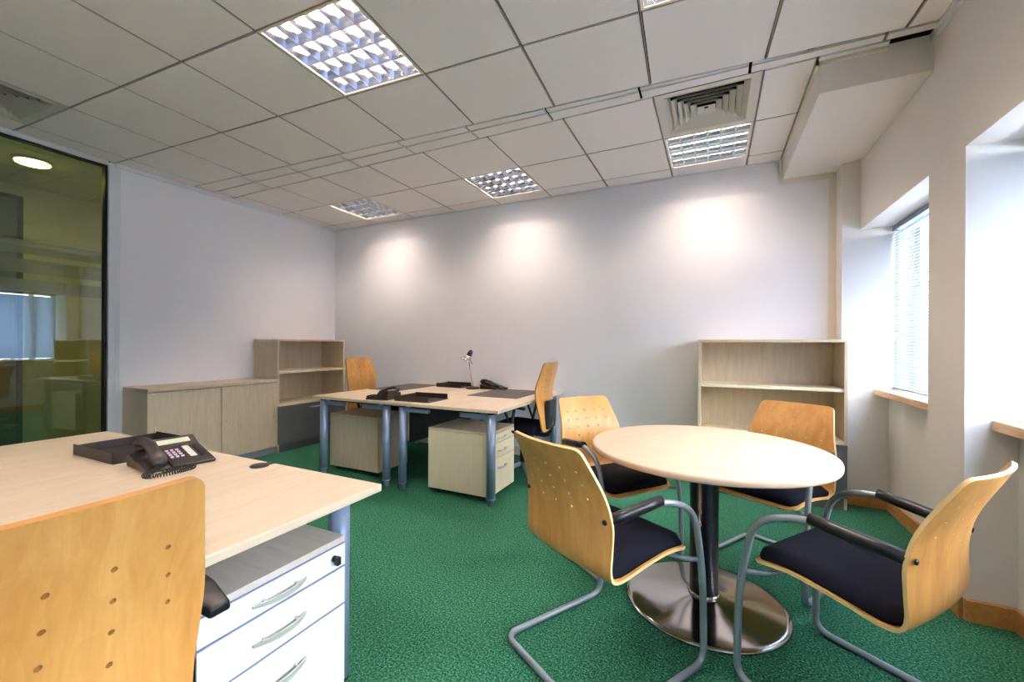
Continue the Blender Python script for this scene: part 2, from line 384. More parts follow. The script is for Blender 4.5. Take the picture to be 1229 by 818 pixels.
# ------------------------------------------------------------------ suspended ceiling
X0, Y4 = -4.5486, 2.7659
X1, Y3 = -4.4057, 2.6469
far_lights = [(1, 1), (4, 1), (7, 1)]      # column, row (row 0 starts at Y4)
far_vents = [(7, 0)]
near_lights = [(4, 1), (7, 1), (2, 4), (5, 4), (4, 7), (1, 7)]  # column, rows counted back from Y3 (1 = between 1 and 2)
near_vents = [(0, 2)]
b = MB()
def tile(poly, region, mi=0):
    p = clip(poly, region)
    if not p: return
    # inset by moving towards the centre line of every side
    n = len(p); a = sum(p[i][0]*p[(i+1)%n][1]-p[(i+1)%n][0]*p[i][1] for i in range(n))
    if a < 0: p = p[::-1]
    g_ = 0.0085; reg = []
    for i in range(n):
        (ax, ay), (bx, by) = p[i], p[(i+1)%n]; L = math.hypot(bx-ax, by-ay)
        if L < 1e-5: continue
        nx, ny = -(by-ay)/L*g_, (bx-ax)/L*g_; reg.append(((ax+nx, ay+ny), (bx+nx, by+ny)))
    q = p
    for (a_, b_) in reg:
        side = lambda s_: (b_[0]-a_[0])*(s_[1]-a_[1])-(b_[1]-a_[1])*(s_[0]-a_[0])
        res = []
        for j in range(len(q)):
            u_, w_ = q[j], q[(j+1)%len(q)]; su, sw = side(u_), side(w_)
            if su >= 0: res.append(u_)
            if su*sw < 0:
                t_ = su/(su-sw); res.append((u_[0]+(w_[0]-u_[0])*t_, u_[1]+(w_[1]-u_[1])*t_))
        q = res
        if len(q) < 3: return
    b.prism(q, ZC, ZC+0.016, mi)
far_reg = [(XL, Y4), (1.0, Y4), (1.0, YB), (XL, YB)]
far_reg_b = [(XL, Y4), (0.508, Y4), (0.508, YB), (XL, YB)]
for c in range(-1, 10):
    for (r, ya, yb) in ((0, Y4, Y4+0.6), (1, Y4+0.6, Y4+1.2), (2, Y4+1.2, YB+0.01)):
        if (c, r) in far_lights or (c, r) in far_vents: continue
        tile([(X0+0.6*c, ya), (X0+0.6*(c+1), ya), (X0+0.6*(c+1), yb), (X0+0.6*c, yb)], far_reg_b)
r3 = lambda x: Y3/cT + x*math.tan(TH)
near_reg = [(pwall(YF), YF), (1.0, YF), (1.0, r3(1.0)), (XL, r3(XL)), (XL, 1.752)]
for c in range(-2, 11):
    for k in range(0, 10):
        if (c, k) in near_lights or (c, k) in near_vents: continue
        cell = [nearp(X1+0.6*c, Y3-0.6*(k+1)), nearp(X1+0.6*(c+1), Y3-0.6*(k+1)), nearp(X1+0.6*(c+1), Y3-0.6*k), nearp(X1+0.6*c, Y3-0.6*k)]
        tile(cell, near_reg)
# the two narrow closing strips between the near and far grids
mid = lambda x: 2.57 + (x-XL)*(2.705-2.57)/(1.0-XL)
for c in range(-1, 10):
    xa, xb = max(X0+0.6*c-0.07, XL), min(X0+0.6*(c+1)-0.07, 1.0)
    if xb > xa:
        tile([(xa, r3(xa)), (xb, r3(xb)), (xb, mid(xb)), (xa, mid(xa))], [(XL,-9),(1.0,-9),(1.0,9),(XL,9)])
        tile([(xa, mid(xa)), (xb, mid(xb)), (xb, Y4), (xa, Y4)], [(XL,-9),(1.0,-9),(1.0,9),(XL,9)])
xa = 0.508; tile([(xa, Y4), (0.82, Y4), (0.82, 2.816), (xa, 2.816)], [(XL,-9),(1.0,-9),(1.0,9),(XL,9)])
# grid bars seen in the joints
def bar(p, q, w=0.0035):
    p, q = Vector((*p, 0)), Vector((*q, 0)); d = (q-p).normalized(); n = Vector((-d.y, d.x, 0))
    b.obox((p+q)/2+Vector((0,0,ZC+0.004)), d, n, (0,0,1), (q-p).length/2, w, 0.002, 1)
for c in range(0, 10):
    x = X0+0.6*c
    if x < 0.508: bar((x, Y4), (x, YB))
    p, q = nearp(X1+0.6*c, Y3), nearp(X1+0.6*c, YF)
    bar((p[0]-0.0, p[1]), (q[0], max(q[1], YF)))
for y in (Y4+0.6, Y4+1.2): bar((XL, y), (0.508, y))
for k in range(1, 8):
    p, q = nearp(XL+0.05, Y3-0.6*k), nearp(1.0, Y3-0.6*k); bar((max(p[0], pwall(p[1])), p[1]), q)
b.box(0.825, 2.772, ZC+0.016, 0.984, 2.829, ZC+0.03, 2); b.box(-4.9, YF, ZC+0.15, 1.32, YB, 2.96, 2)  # first box: black plate standing in for shade in the open ceiling gap
struct(b.build('ceiling', [M['tile'], M['tbar'], M['void']]))

def make_light():
    t = empty('ceiling_light'); S = 0.296
    f = MB(); w = 0.014
    for (x0, y0, x1, y1) in ((-S,-S,S,-S+w), (-S,S-w,S,S), (-S,-S+w,-S+w,S-w), (S-w,-S+w,S,S-w)): f.box(x0, y0, 0.0, x1, y1, 0.012)
    f.build('frame', M['louvre_frame'], t)
    h = MB(); I = S-w
    h.box(-S, -S, 0.125, S, S, 0.13); h.box(-S, -S, 0.012, -I, S, 0.125); h.box(I, -S, 0.012, S, S, 0.125); h.box(-I, -S, 0.012, I, -I, 0.125); h.box(-I, I, 0.012, I, S, 0.125)
    h.build('housing', M['housing'], t)
    l = MB(); z0, z1 = 0.004, 0.052
    for i in range(5):                                       # long parabolic fins between the tubes
        y = -I + i*(2*I/4); l.prism_x([(y-0.021, z1), (y-0.009, z1-0.024), (y-0.0015, z0), (y+0.0015, z0), (y+0.009, z1-0.024), (y+0.021, z1)], -I, I)
    for i in range(7):                                       # cross blades
        x = -I + i*(2*I/6); n0 = len(l.v)
        for k in range(4):
            ya = -I+k*(2*I/4)+0.004; yb = -I+(k+1)*(2*I/4)-0.004
            P = [(x-0.014, z1-0.004), (x-0.0012, z0+0.003), (x+0.0012, z0+0.003), (x+0.014, z1-0.004)]
            V = [(px, ya, pz) for px, pz in P]+[(px, yb, pz) for px, pz in P]
            l.add(V, [(0,1,2,3), (7,6,5,4)]+[(j, (j+1)%4, (j+1)%4+4, j+4) for j in range(4)])
    l.build('louvre', M['reflector'], t)
    for i in range(4):
        y = -I + (i+0.5)*(2*I/4); MB().cyl((-I+0.01, y, 0.085), (I-0.01, y, 0.085), 0.008, 8).build('fluorescent_tube', M['tube_light'], t, fix=False)
    return t
def make_vent():
    t = empty('ceiling_vent'); S = 0.296
    f = MB()
    def ring(mb, a, za, c, zc, th=0.002):
        V = []
        for (s_, z) in ((a, za), (c, zc)):
            V += [(-s_,-s_,z),(s_,-s_,z),(s_,s_,z),(-s_,s_,z)]
        V += [(x, y, z+th*1.5) for (x, y, z) in V]
        F = []
        for j in range(4):
            k = (j+1)%4
            F += [(j,k,k+4,j+4), (j+8,j+12,k+12,k+8), (j,j+8,k+8,k), (j+4,k+4,k+12,j+12)]
        mb.add(V, F)
    ring(f, S, 0.0, S-0.052, 0.004, 0.003); f.build('frame', M['vent'], t)
    s = MB()
    for i in range(6):
        o = S-0.052-i*0.038; ring(s, o, 0.0, o-0.034 if i < 5 else 0.012, 0.030 if i < 5 else 0.016, 0.0012)
    s.build('diffuser_blades', M['vent'], t)
    MB().box(-S+0.03, -S+0.03, 0.10, S-0.03, S-0.03, 0.11).build('duct_shade', M['void'], t)  # black backing plate, its colour stands in for shade inside the duct
    return t
LP, VP = make_light(), make_vent(); ul, uv = [False], [False]
lab_far = {(1,1): 'lit square louvred ceiling light nearest the left wall', (4,1): 'lit louvred ceiling light in the far row, middle of the three', (7,1): 'lit louvred ceiling light beside the square air vent'}
for (c, r) in far_lights:
    place(LP, ul, (X0+0.6*c+0.3, Y4+0.6*r+0.3, ZC), 0, lab_far[(c, r)], 'ceiling light', 'square louvred ceiling lights')
lab_near = {(4,1): 'large bright louvred ceiling light over the foreground, left of centre', (7,1): 'louvred ceiling light cut off by the top edge, above the round table'}
for (c, k) in near_lights:
    p = nearp(X1+0.6*c+0.3, Y3-0.6*k-0.3)
    place(LP, ul, (*p, ZC), TH, lab_near.get((c, k), 'added unseen louvred light behind the camera'), 'ceiling light', 'square louvred ceiling lights')  # those behind the camera are unseen extras added to light the room
for (c, r) in far_vents: place(VP, uv, (X0+0.6*c+0.3, Y4+0.6*r+0.3, ZC), 0, 'square ceiling air vent with nested blades beside a lit louvred light', 'air vent', 'square ceiling air vents')
for (c, k) in near_vents:
    p = nearp(X1+0.6*c+0.3, Y3-0.6*k-0.3); place(VP, uv, (*p, ZC), TH, 'square ceiling air vent at the left edge, above the glass partition', 'air vent', 'square ceiling air vents')

# ------------------------------------------------------------------ storage along the walls
def bow_handle(name, L, parent, loc, axis='y', out=(1,0,0), mat=None, arch=0.022):
    """flat tapered bow handle, long axis along y or z, bowed outwards"""
    o = Vector(out); ax = Vector((0,1,0)) if axis == 'y' else Vector((0,0,1)); side = o.cross(ax)
    V = []; n = 16; F = []
    for i in range(n+1):
        t = i/n*2-1; c = Vector(loc)+ax*(t*L/2)+o*(0.006+arch*(1-t*t)); w = 0.003+0.0045*(1-t*t); th = 0.0025
        for (a_, d_) in ((-1,-1),(1,-1),(1,1),(-1,1)): V.append(c+side*(w*a_)+o*(th*d_))
    for i in range(n):
        for j in range(4): F.append((i*4+j, i*4+(j+1)%4, (i+1)*4+(j+1)%4, (i+1)*4+j))
    F += [(3,2,1,0), (n*4, n*4+1, n*4+2, n*4+3)]
    m_ = MB().add(V, F, 0, False)
    for t in (-0.6, 0.6):
        p = Vector(loc)+ax*(t*L/2); m_.cyl(p-o*0.001, p+o*(0.006+arch*(1-t*t)), 0.004, 10)
    return m_.build(name, mat or M['brushed'], parent)

def bookcase(loc, rz, W, D, H, shelf_z, deck_z, label, group):
    """local: width along x (0..W), front at y=0, back at y=D"""
    t = empty('bookcase', loc, rz); T = 0.02
    MB().box(0, 0.0, 0.0, T, D, H-T).build('side_panel', M['maple'], t, bevel=0.001)
    MB().box(W-T, 0.0, 0.0, W, D, H-T).build('side_panel', M['maple'], t, bevel=0.001)
    MB().box(0, 0, H-T, W, D, H).build('top_panel', M['maple'], t, bevel=0.001)
    MB().box(T, D-0.012, deck_z, W-T, D, H-T).build('back_panel', M['maple'], t)
    MB().box(T, 0.01, shelf_z, W-T, D-0.012, shelf_z+0.025).build('shelf', M['maple_light'], t, bevel=0.0015)
    MB().box(T, -0.002, deck_z-0.022, W-T, D-0.012, deck_z).build('shelf', M['maple_light'], t, bevel=0.0015)
    dr = MB().box(0.003, -0.016, 0.09, W-0.003, 0.0, deck_z-0.024).build('drawer', M['grey_panel'], t, bevel=0.001)
    # bow handle along local x
    V = []; F = []; n = 14; L = 0.16
    for i in range(n+1):
        q = i/n*2-1; x = W/2+q*L/2; o = -0.018-0.006-0.02*(1-q*q); w = 0.003+0.005*(1-q*q)
        V += [(x, o-0.0025, deck_z-0.07-w), (x, o+0.0025, deck_z-0.07-w), (x, o+0.0025, deck_z-0.07+w), (x, o-0.0025, deck_z-0.07+w)]
    for i in range(n):
        for j in range(4): F.append((i*4+j, i*4+(j+1)%4, (i+1)*4+(j+1)%4, (i+1)*4+j))
    h = MB().add(V, F+[(3,2,1,0),(n*4,n*4+1,n*4+2,n*4+3)])
    for q in (-0.6, 0.6): h.cyl((W/2+q*L/2, -0.015, deck_z-0.07), (W/2+q*L/2, -0.036, deck_z-0.07), 0.004, 8)
    h.build('handle', M['brushed'], dr)
    MB().box(T, 0.0, 0.0, W-T, 0.02, 0.088).build('plinth', M['grey_panel'], t)
    return tag(t, label, 'bookcase', group)
bookcase((-0.113, 3.82, 0), 0, 1.0, 0.335, 1.25, 0.862, 0.50, 'open maple bookcase with grey base behind the round table', None)
bookcase((-4.30, 3.025, 0), PI/2, 0.925, 0.415, 1.25, 0.868, 0.53, 'open maple bookcase with dark grey drawer in the left corner', None)
# low sliding-door cupboard
t = empty('sideboard', (-4.715, 1.85, 0)); D, W, H = 0.415, 1.17, 0.81
MB().box(0, 0, H-0.028, D+0.012, W, H).build('top_panel', M['maple'], t, bevel=0.002)
b = MB(); b.box(0, 0.0, 0.07, D-0.02, 0.02, H-0.03); b.box(0, W-0.02, 0.07, D-0.02, W, H-0.03); b.box(0, 0.02, 0.07, D-0.02, W-0.02, 0.09); b.box(0, 0.02, 0.09, 0.012, W-0.02, H-0.03)
b.box(D-0.02, 0, 0.07, D+0.008, 0.014, H-0.03); b.box(D-0.02, W-0.012, 0.07, D+0.008, W, H-0.03)
b.build('carcass', M['maple'], t, bevel=0.001)
d1 = MB().box(D-0.016, 0.018, 0.082, D-0.002, 0.60, H-0.034).build('door', M['maple'], t, bevel=0.001)
bow_handle('handle', 0.17, d1, (D-0.002, 0.055, 0.40), 'z', (1,0,0))
MB().box(D-0.0015, 0.025, H-0.052, D-0.0005, 0.055, H-0.044).build('maker_plate', M['brushed'], d1)
d2 = MB().box(D+0.0, 0.592, 0.082, D+0.014, W-0.016, H-0.034).build('door', M['maple'], t, bevel=0.001)
bow_handle('handle', 0.17, d2, (D+0.014, W-0.05, 0.47), 'z', (1,0,0))
l = MB().cyl((D+0.012, 0.64, 0.44), (D+0.026, 0.64, 0.44), 0.009, 16).build('lock', M['brushed'], d2)
MB().box(0, 0.0, 0, D-0.03, W, 0.07).build('plinth', M['grey_plinth'], t)
tag(t, 'low maple sideboard with two sliding doors against the left wall', 'sideboard')

# ------------------------------------------------------------------ desks
def desk(x0, x1, y0, y1, label, group, grommet=None, inset=0.085):
    t = empty('desk', ((x0+x1)/2, (y0+y1)/2, 0)); hx, hy = (x1-x0)/2, (y1-y0)/2
    MB().box(-hx, -hy, 0.695, hx, hy, 0.72).build('tabletop', [M['desk']], t, bevel=0.003)
    lx, ly = hx-inset, hy-0.055
    for (sx, sy) in ((-1,-1),(1,-1),(-1,1),(1,1)):
        b = MB(); b.cyl((sx*lx, sy*ly, 0.05), (sx*lx, sy*ly, 0.68), 0.034, 24)
        g = b.build('leg', M['steel_blue'], t)
        MB().cyl((sx*lx, sy*ly, 0.68), (sx*lx, sy*ly, 0.695), 0.032, 20).build('cap', M['black_plastic'], g)
        c = MB(); c.lathe([(0.025,0.0),(0.025,0.04),(0.0345,0.045),(0.0345,0.055)], (sx*lx, sy*ly, 0), 20); c.build('foot', M['black_plastic'] if inset > 0.1 else M['steel_blue'], g)
    for sy in (-1, 1):                      # arms that carry the top inwards from each leg
        for sx in (-1, 1):
            b = MB(); xa, xb = sx*(lx-0.03), sx*(lx-0.27)
            b.box(min(xa,xb), sy*ly-0.018, 0.642, max(xa,xb), sy*ly+0.018, 0.678)
            b.build('bracket', M['steel_blue'], t, bevel=0.006, seg=3)
        b = MB(); b.box(-lx+0.10, sy*ly-0.02, 0.679, lx-0.10, sy*ly+0.02, 0.694); b.build('cross_beam', M['black_plastic'], t)
    b = MB(); b.box(-0.03, -ly+0.05, 0.665, 0.03, ly-0.05, 0.694); b.build('spine_beam', M['steel_blue'], t)
    if grommet:
        gx, gy = grommet
        MB().lathe([(0.034,0.0),(0.034,0.003),(0.031,0.005),(0.0001,0.0055)], (gx-(x0+x1)/2, gy-(y0+y1)/2, 0.72), 24).build('cable_grommet', M['black_plastic'], t)
        MB().box(gx-(x0+x1)/2-0.018, gy-(y0+y1)/2+0.01, 0.7185, gx-(x0+x1)/2+0.018, hy+0.001, 0.7225).build('cable_slot', M['black_plastic'], t)
    return tag(t, label, 'desk', group)
dg = 'pale beech desks in two back-to-back pairs'
desk(-3.34, -2.415, 2.695, 4.15, 'left desk of the far pair, pale beech top, below the orange chair in the corner', dg)
desk(-2.412, -1.405, 2.695, 4.15, 'right desk of the far pair, with desk lamp and pale drawer pedestal under it', dg)
desk(-2.97, -2.0, -0.42, 1.105, 'left half of the near desk pair, beside the glass partition', dg)
desk(-1.997, -1.025, -0.42, 1.105, 'large foreground desk with the light-whitened drawer pedestal under its right edge', dg, grommet=(-1.60, 1.052), inset=0.14)
for (xx, ya, yb) in ((-2.414, 2.95, 3.95), (-1.998, -0.1, 0.85)):
    t = MB(); t.box(xx-0.012, ya, 0.33, xx+0.012, yb, 0.664)
    o = t.build('modesty_panel', M['black_plastic'], bevel=0.004)
    tag(o, 'black modesty panel hung under the %s desk pair' % ('far' if ya > 1 else 'near'), 'modesty panel')

def pedestal(loc, face, W, D, H, mats, label, handle_mat=None, white=False):
    """face=+1: drawers face +x, -1: -x. W along y, D along x; loc = centre on the floor"""
    t = empty('drawer_pedestal', loc, 0 if face > 0 else PI); body, front, top = mats
    z0 = 0.045
    b = MB(); b.box(-D/2, -W/2, z0, D/2-0.02, W/2, H-0.022); b.build('carcass', [body], t, bevel=0.001)
    fx = D/2-0.003 if white else D/2-0.013
    MB().box(-D/2, -W/2, H-0.02, D/2, W/2, H).build('top_panel', [top], t, bevel=0.0015)
    MB().box(D/2-0.02, -W/2+0.001, z0, fx, W/2-0.001, H-0.021).build('inner_front', M['gap_blue'] if white else M['maple'], t)
    z = H-0.026; hs = [0.068, 0.115, 0]; hs[2] = z - z0 - hs[0]-hs[1]-0.008
    for i, h in enumerate(hs):
        d = MB().box(D/2-0.013, -W/2+0.001, z-h, D/2+0.002, W/2-0.001, z).build('drawer', front, t, bevel=0.001)
        hz = z-h*0.55 if i < 2 else z-0.075
        bow_handle('handle', 0.16, d, (D/2+0.002, -0.01, hz), 'y', (1,0,0), handle_mat)
        if i == 0:
            MB().cyl((D/2, W/2-0.045, z-h*0.45), (D/2+0.014, W/2-0.045, z-h*0.45), 0.0095, 16).build('lock', M['black_plastic'], d)
            MB().box(D/2+0.012, W/2-0.052, z-h*0.45-0.016, D/2+0.026, W/2-0.038, z-h*0.45+0.008).build('key', M['black_plastic'], d)
        z -= h+(0.008 if white else 0.005)
    for sx in (-1, 1):
        for sy in (-1, 1):
            c = MB(); p = (sx*(D/2-0.06), sy*(W/2-0.05))
            c.cyl((p[0]-0.012, p[1], 0.02), (p[0]-0.002, p[1], 0.02), 0.02, 16); c.cyl((p[0]+0.002, p[1], 0.02), (p[0]+0.012, p[1], 0.02), 0.02, 16)
            c.cyl((p[0], p[1], 0.02), (p[0], p[1], z0), 0.006, 8); c.build('castor', M['black_plastic'], t)
    return tag(t, label, 'drawer pedestal', 'drawer pedestals under the desks')
pedestal((-1.80, 2.99, 0), 1, 0.44, 0.56, 0.53, (M['maple_light'], M['maple_light'], M['maple']), 'pale beech drawer pedestal under the right desk of the far pair')
pedestal((-3.00, 3.06, 0), -1, 0.40, 0.60, 0.54, (M['maple'], M['maple'], M['maple']), 'maple drawer pedestal under the left desk of the far pair, side on')
pedestal((-1.37, 0.785, 0), 1, 0.44, 0.56, 0.572, (M['maple_lit'], M['maple_lit'], M['maple_top']), 'drawer pedestal, coloured white as lit, with bow handles under the foreground desk', white=True)

# ------------------------------------------------------------------ plywood shells with drilled holes
def resample(pts, ds, marks_z=(), half=0.01):
    P = [Vector(p) for p in pts]
    # Catmull-Rom through the control points, then even spacing
    dense = []
    for i in range(len(P)-1):
        p0 = P[max(i-1,0)]; p1 = P[i]; p2 = P[i+1]; p3 = P[min(i+2,len(P)-1)]
        for k in range(12):
            t = k/12; dense.append(0.5*((2*p1)+(p2-p0)*t+(2*p0-5*p1+4*p2-p3)*t*t+(3*p1-p0-3*p2+p3)*t**3))
    dense.append(P[-1]); S = [0]
    for a_, c_ in zip(dense[:-1], dense[1:]): S.append(S[-1]+math.hypot(c_.x-a_.x, c_.y-a_.y))
    L = S[-1]; n = round(L/ds); marks = [i*L/n for i in range(n+1)]
    for e_ in (0.0015, 0.005, 0.011): marks += [e_, L-e_]
    for hz in marks_z:                       # a row of cells centred on every row of holes
        q = max(i for i in range(len(dense)-1) if dense[i].y <= hz); f_ = (hz-dense[q].y)/max(dense[q+1].y-dense[q].y, 1e-9); sm = S[q]+(S[q+1]-S[q])*f_
        marks = [m_ for m_ in marks if abs(m_-sm) > half*1.25]+[sm-half, sm+half]
    marks = sorted(set(marks)); out = []; j = 0
    for s_ in marks:
        while j < len(S)-2 and S[j+1] < s_: j += 1
        t = (s_-S[j])/max(S[j+1]-S[j], 1e-9); out.append((dense[j].lerp(dense[j+1], t), s_, L))
    return out
def shell_mesh(ctrl, hole_z, round_top=0.022, round_bot=0.035, hole_r=0.0042, ds=0.02, missing=()):
    """ctrl: list of (y, z, halfwidth, curve); first point = seat front / bottom, last = back top"""
    class V4(Vector): pass
    yz = [Vector((c[0], c[1], c[2], c[3])) for c in ctrl]
    rs = resample(yz, ds, hole_z)
    us = [-1,-.875,-.75,-.65,-.525,-.40,-.30,-.175,-.05,.05,.175,.30,.40,.525,.65,.75,.875,1]
    rows = []
    for (p, s_, L) in rs:
        w = p.z
        for (d, R) in ((L-s_, round_top), (s_, round_bot)):
            if R and d < R: w = w - R + math.sqrt(max(R*R-(R-d)**2, 0))
        rows.append([(u*w, p.x+p.w*(u*w)**2, p.y) for u in us])
    mb = MB(); n = len(us); V = [q for r_ in rows for q in r_]; F = []
    hole_rows = {}
    for k, hz in enumerate(hole_z):
        best = min((i for i in range(3, len(rows)-4) if rows[i+1][0][2] > rows[i][0][2]), key=lambda i: abs((rows[i][8][2]+rows[i+1][8][2])/2-hz))
        hole_rows[best] = k
    cols = {2: 0, 5: 1, 8: 2, 11: 3, 14: 4}
    for i in range(len(rows)-1):
        for j in range(n-1):
            a_, b_, c_, d_ = i*n+j, i*n+j+1, (i+1)*n+j+1, (i+1)*n+j
            if i in hole_rows and j in cols and (hole_rows[i], cols[j]) not in missing:
                A, B, C, D_ = [Vector(V[q]) for q in (a_, b_, c_, d_)]
                cen = (A+B+C+D_)/4; ex = ((B+C)-(A+D_)); ey = ((C+D_)-(A+B)); ex.normalize(); ey.normalize()
                o = len(V)
                for q in range(8):
                    an = -3*PI/4 + q*PI/4; V.append(tuple(cen+ex*math.cos(an)*hole_r+ey*math.sin(an)*hole_r))
                R = [o+q for q in range(8)]
                F += [(a_, R[1], R[0], R[7]), (b_, R[3], R[2], R[1]), (c_, R[5], R[4], R[3]), (d_, R[7], R[6], R[5]),
                      (a_, b_, R[1]), (b_, c_, R[3]), (c_, d_, R[5]), (d_, a_, R[7])]
            else: F.append((a_, b_, c_, d_))
    mb.add(V, F, 0, True); return mb, rows
def ply(mb, name, parent, th=0.011, offset=0.0):
    o = mb.build(name, [M['ply'], M['ply_edge']], parent, fix=False)
    md = o.modifiers.new('thickness', 'SOLIDIFY'); md.thickness = th; md.offset = offset; md.material_offset_rim = 1; md.use_even_offset = False
    es = o.modifiers.new('crisp_edges', 'EDGE_SPLIT'); es.split_angle = math.radians(45)
    return o
def cushion(ctrl, name, parent, th, mat, up=1, nrow=18):
    """padded slab over a profile of (y, z, halfwidth); th = thickness in the up direction"""
    rs = resample([Vector((c[0], c[1], c[2], 0)) for c in ctrl], 0.025); mb = MB(); us = [-1+2*i/14 for i in range(15)]
    top, bot = [], []
    k = len(rs)
    for i, (p, s_, L) in enumerate(rs):
        q0 = rs[max(i-1,0)][0]; q1 = rs[min(i+1,k-1)][0]; ty, tz = q1.x-q0.x, q1.y-q0.y; l_ = math.hypot(ty, tz) or 1
        ny, nz = tz/l_, -ty/l_
        if nz < 0 and up == 1: ny, nz = -ny, -nz
        e = min(s_, L-s_); w = p.z
        if e < 0.035: w = w-0.035+math.sqrt(max(0.035**2-(0.035-e)**2, 0))
        for u in us:
            d = min(e, (1-abs(u))*w); f = min(1, d/0.03); h = th*(0.35+0.65*math.sqrt(max(0, 1-(1-f)**2))) + 0.006*(1-u*u)*min(1, e/0.1)
            if e < 1e-6 or abs(u) == 1: h = 0.30*th
            top.append((u*w, p.x+ny*h, p.y+nz*h)); bot.append((u*w, p.x, p.y))
    n = len(us); V = top+bot; o = len(top); F = []
    for i in range(k-1):
        for j in range(n-1):
            F.append((i*n+j, i*n+j+1, (i+1)*n+j+1, (i+1)*n+j)); F.append((o+i*n+j, o+(i+1)*n+j, o+(i+1)*n+j+1, o+i*n+j+1))
        F.append((i*n, (i+1)*n, o+(i+1)*n, o+i*n)); F.append((i*n+n-1, o+i*n+n-1, o+(i+1)*n+n-1, (i+1)*n+n-1))
    for j in range(n-1):
        F.append((j, o+j, o+j+1, j+1)); F.append(((k-1)*n+j, (k-1)*n+j+1, o+(k-1)*n+j+1, o+(k-1)*n+j))
    mb.add(V, F, 0, True); return mb.build(name, mat, parent)

def make_visitor_chair():
    t = empty('cantilever_chair')
    ctrl = [(0.275, 0.418, 0.205, 0), (0.235, 0.436, 0.222, 0), (0.13, 0.446, 0.226, 0), (0.0, 0.432, 0.226, 0), (-0.10, 0.416, 0.226, 0.05), (-0.158, 0.424, 0.226, 0.25),
            (-0.186, 0.462, 0.227, 0.5), (-0.190, 0.53, 0.230, 0.6), (-0.196, 0.618, 0.231, 0.7), (-0.222, 0.72, 0.214, 0.8), (-0.292, 0.866, 0.186, 0.8)]
    mb, rows = shell_mesh(ctrl, (0.782, 0.735, 0.688, 0.641), missing=((3,0),(3,4)))
    ply(mb, 'shell', t)
    cushion([(0.262, 0.434, 0.205), (0.20, 0.449, 0.214), (0.12, 0.452, 0.216), (0.0, 0.438, 0.216), (-0.10, 0.423, 0.214), (-0.150, 0.430, 0.212)], 'seat_cushion', t, 0.036, M['fabric'])
    W = 0.262
    half = [(0.210, -0.160, 0.622), (0.240, 0.085, 0.652), (W, 0.235, 0.600), (W+0.004, 0.288, 0.35), (W+0.004, 0.295, 0.013), (W, -0.25, 0.013)]
    pts = half + [(-x, y, z) for (x, y, z) in half[::-1]]
    rad = [0, 0.09, 0.16, 0.2, 0.06, 0.06, 0.06, 0.06, 0.2, 0.16, 0.09, 0]
    MB().tube(fillet(pts, rad, 9), 0.0125, 14).build('tube_frame', M['tube'], t)
    b = MB(); b.tube(fillet([(-W, 0.272, 0.40), (-W+0.05, 0.2, 0.408), (W-0.05, 0.2, 0.408), (W, 0.272, 0.40)], 0.04), 0.009, 10)
    b.tube([(-0.14, 0.2, 0.412), (-0.14, -0.08, 0.404)], 0.007, 8); b.tube([(0.14, 0.2, 0.412), (0.14, -0.08, 0.404)], 0.007, 8)
    b.build('seat_support', M['tube'], t)
    for s in (-1, 1):
        p = fillet([(s*0.210, -0.160, 0.624), (s*0.226, -0.04, 0.638), (s*0.239, 0.075, 0.654)], 0.05)
        MB().tube(p, [0.019]+[0.0195]*(len(p)-2)+[0.018], 14).build('arm_pad', M['arm_black'], t, bevel=0.0)
        MB().lathe([(0.009,0),(0.008,0.004),(0.0001,0.006)], (0,0,0), 14).build('bolt_cap', M['black_plastic'], t).matrix_local = Matrix.Translation((s*0.210, -0.1735, 0.622)) @ Matrix.Rotation(PI/2, 4, 'X')
    return t
CH = make_visitor_chair(); uc = [False]; cg = 'bentwood cantilever chairs round the table'
def chair(x, y, th, label): return place(CH, uc, (x, y, 0), th, label, 'chair', cg)
chair(-0.407, 1.618, -0.538, 'bentwood cantilever chair in front left of the round table, its back towards the camera')
chair(0.476, 1.758, 0.945, 'bentwood cantilever chair nearest the windows, right of the round table, seen side on')
chair(-0.548, 2.469, -2.227, 'bentwood cantilever chair behind the left side of the round table, next to the desk chair')
chair(0.303, 2.694, 2.610, 'bentwood cantilever chair between the round table and the right-hand bookcase')

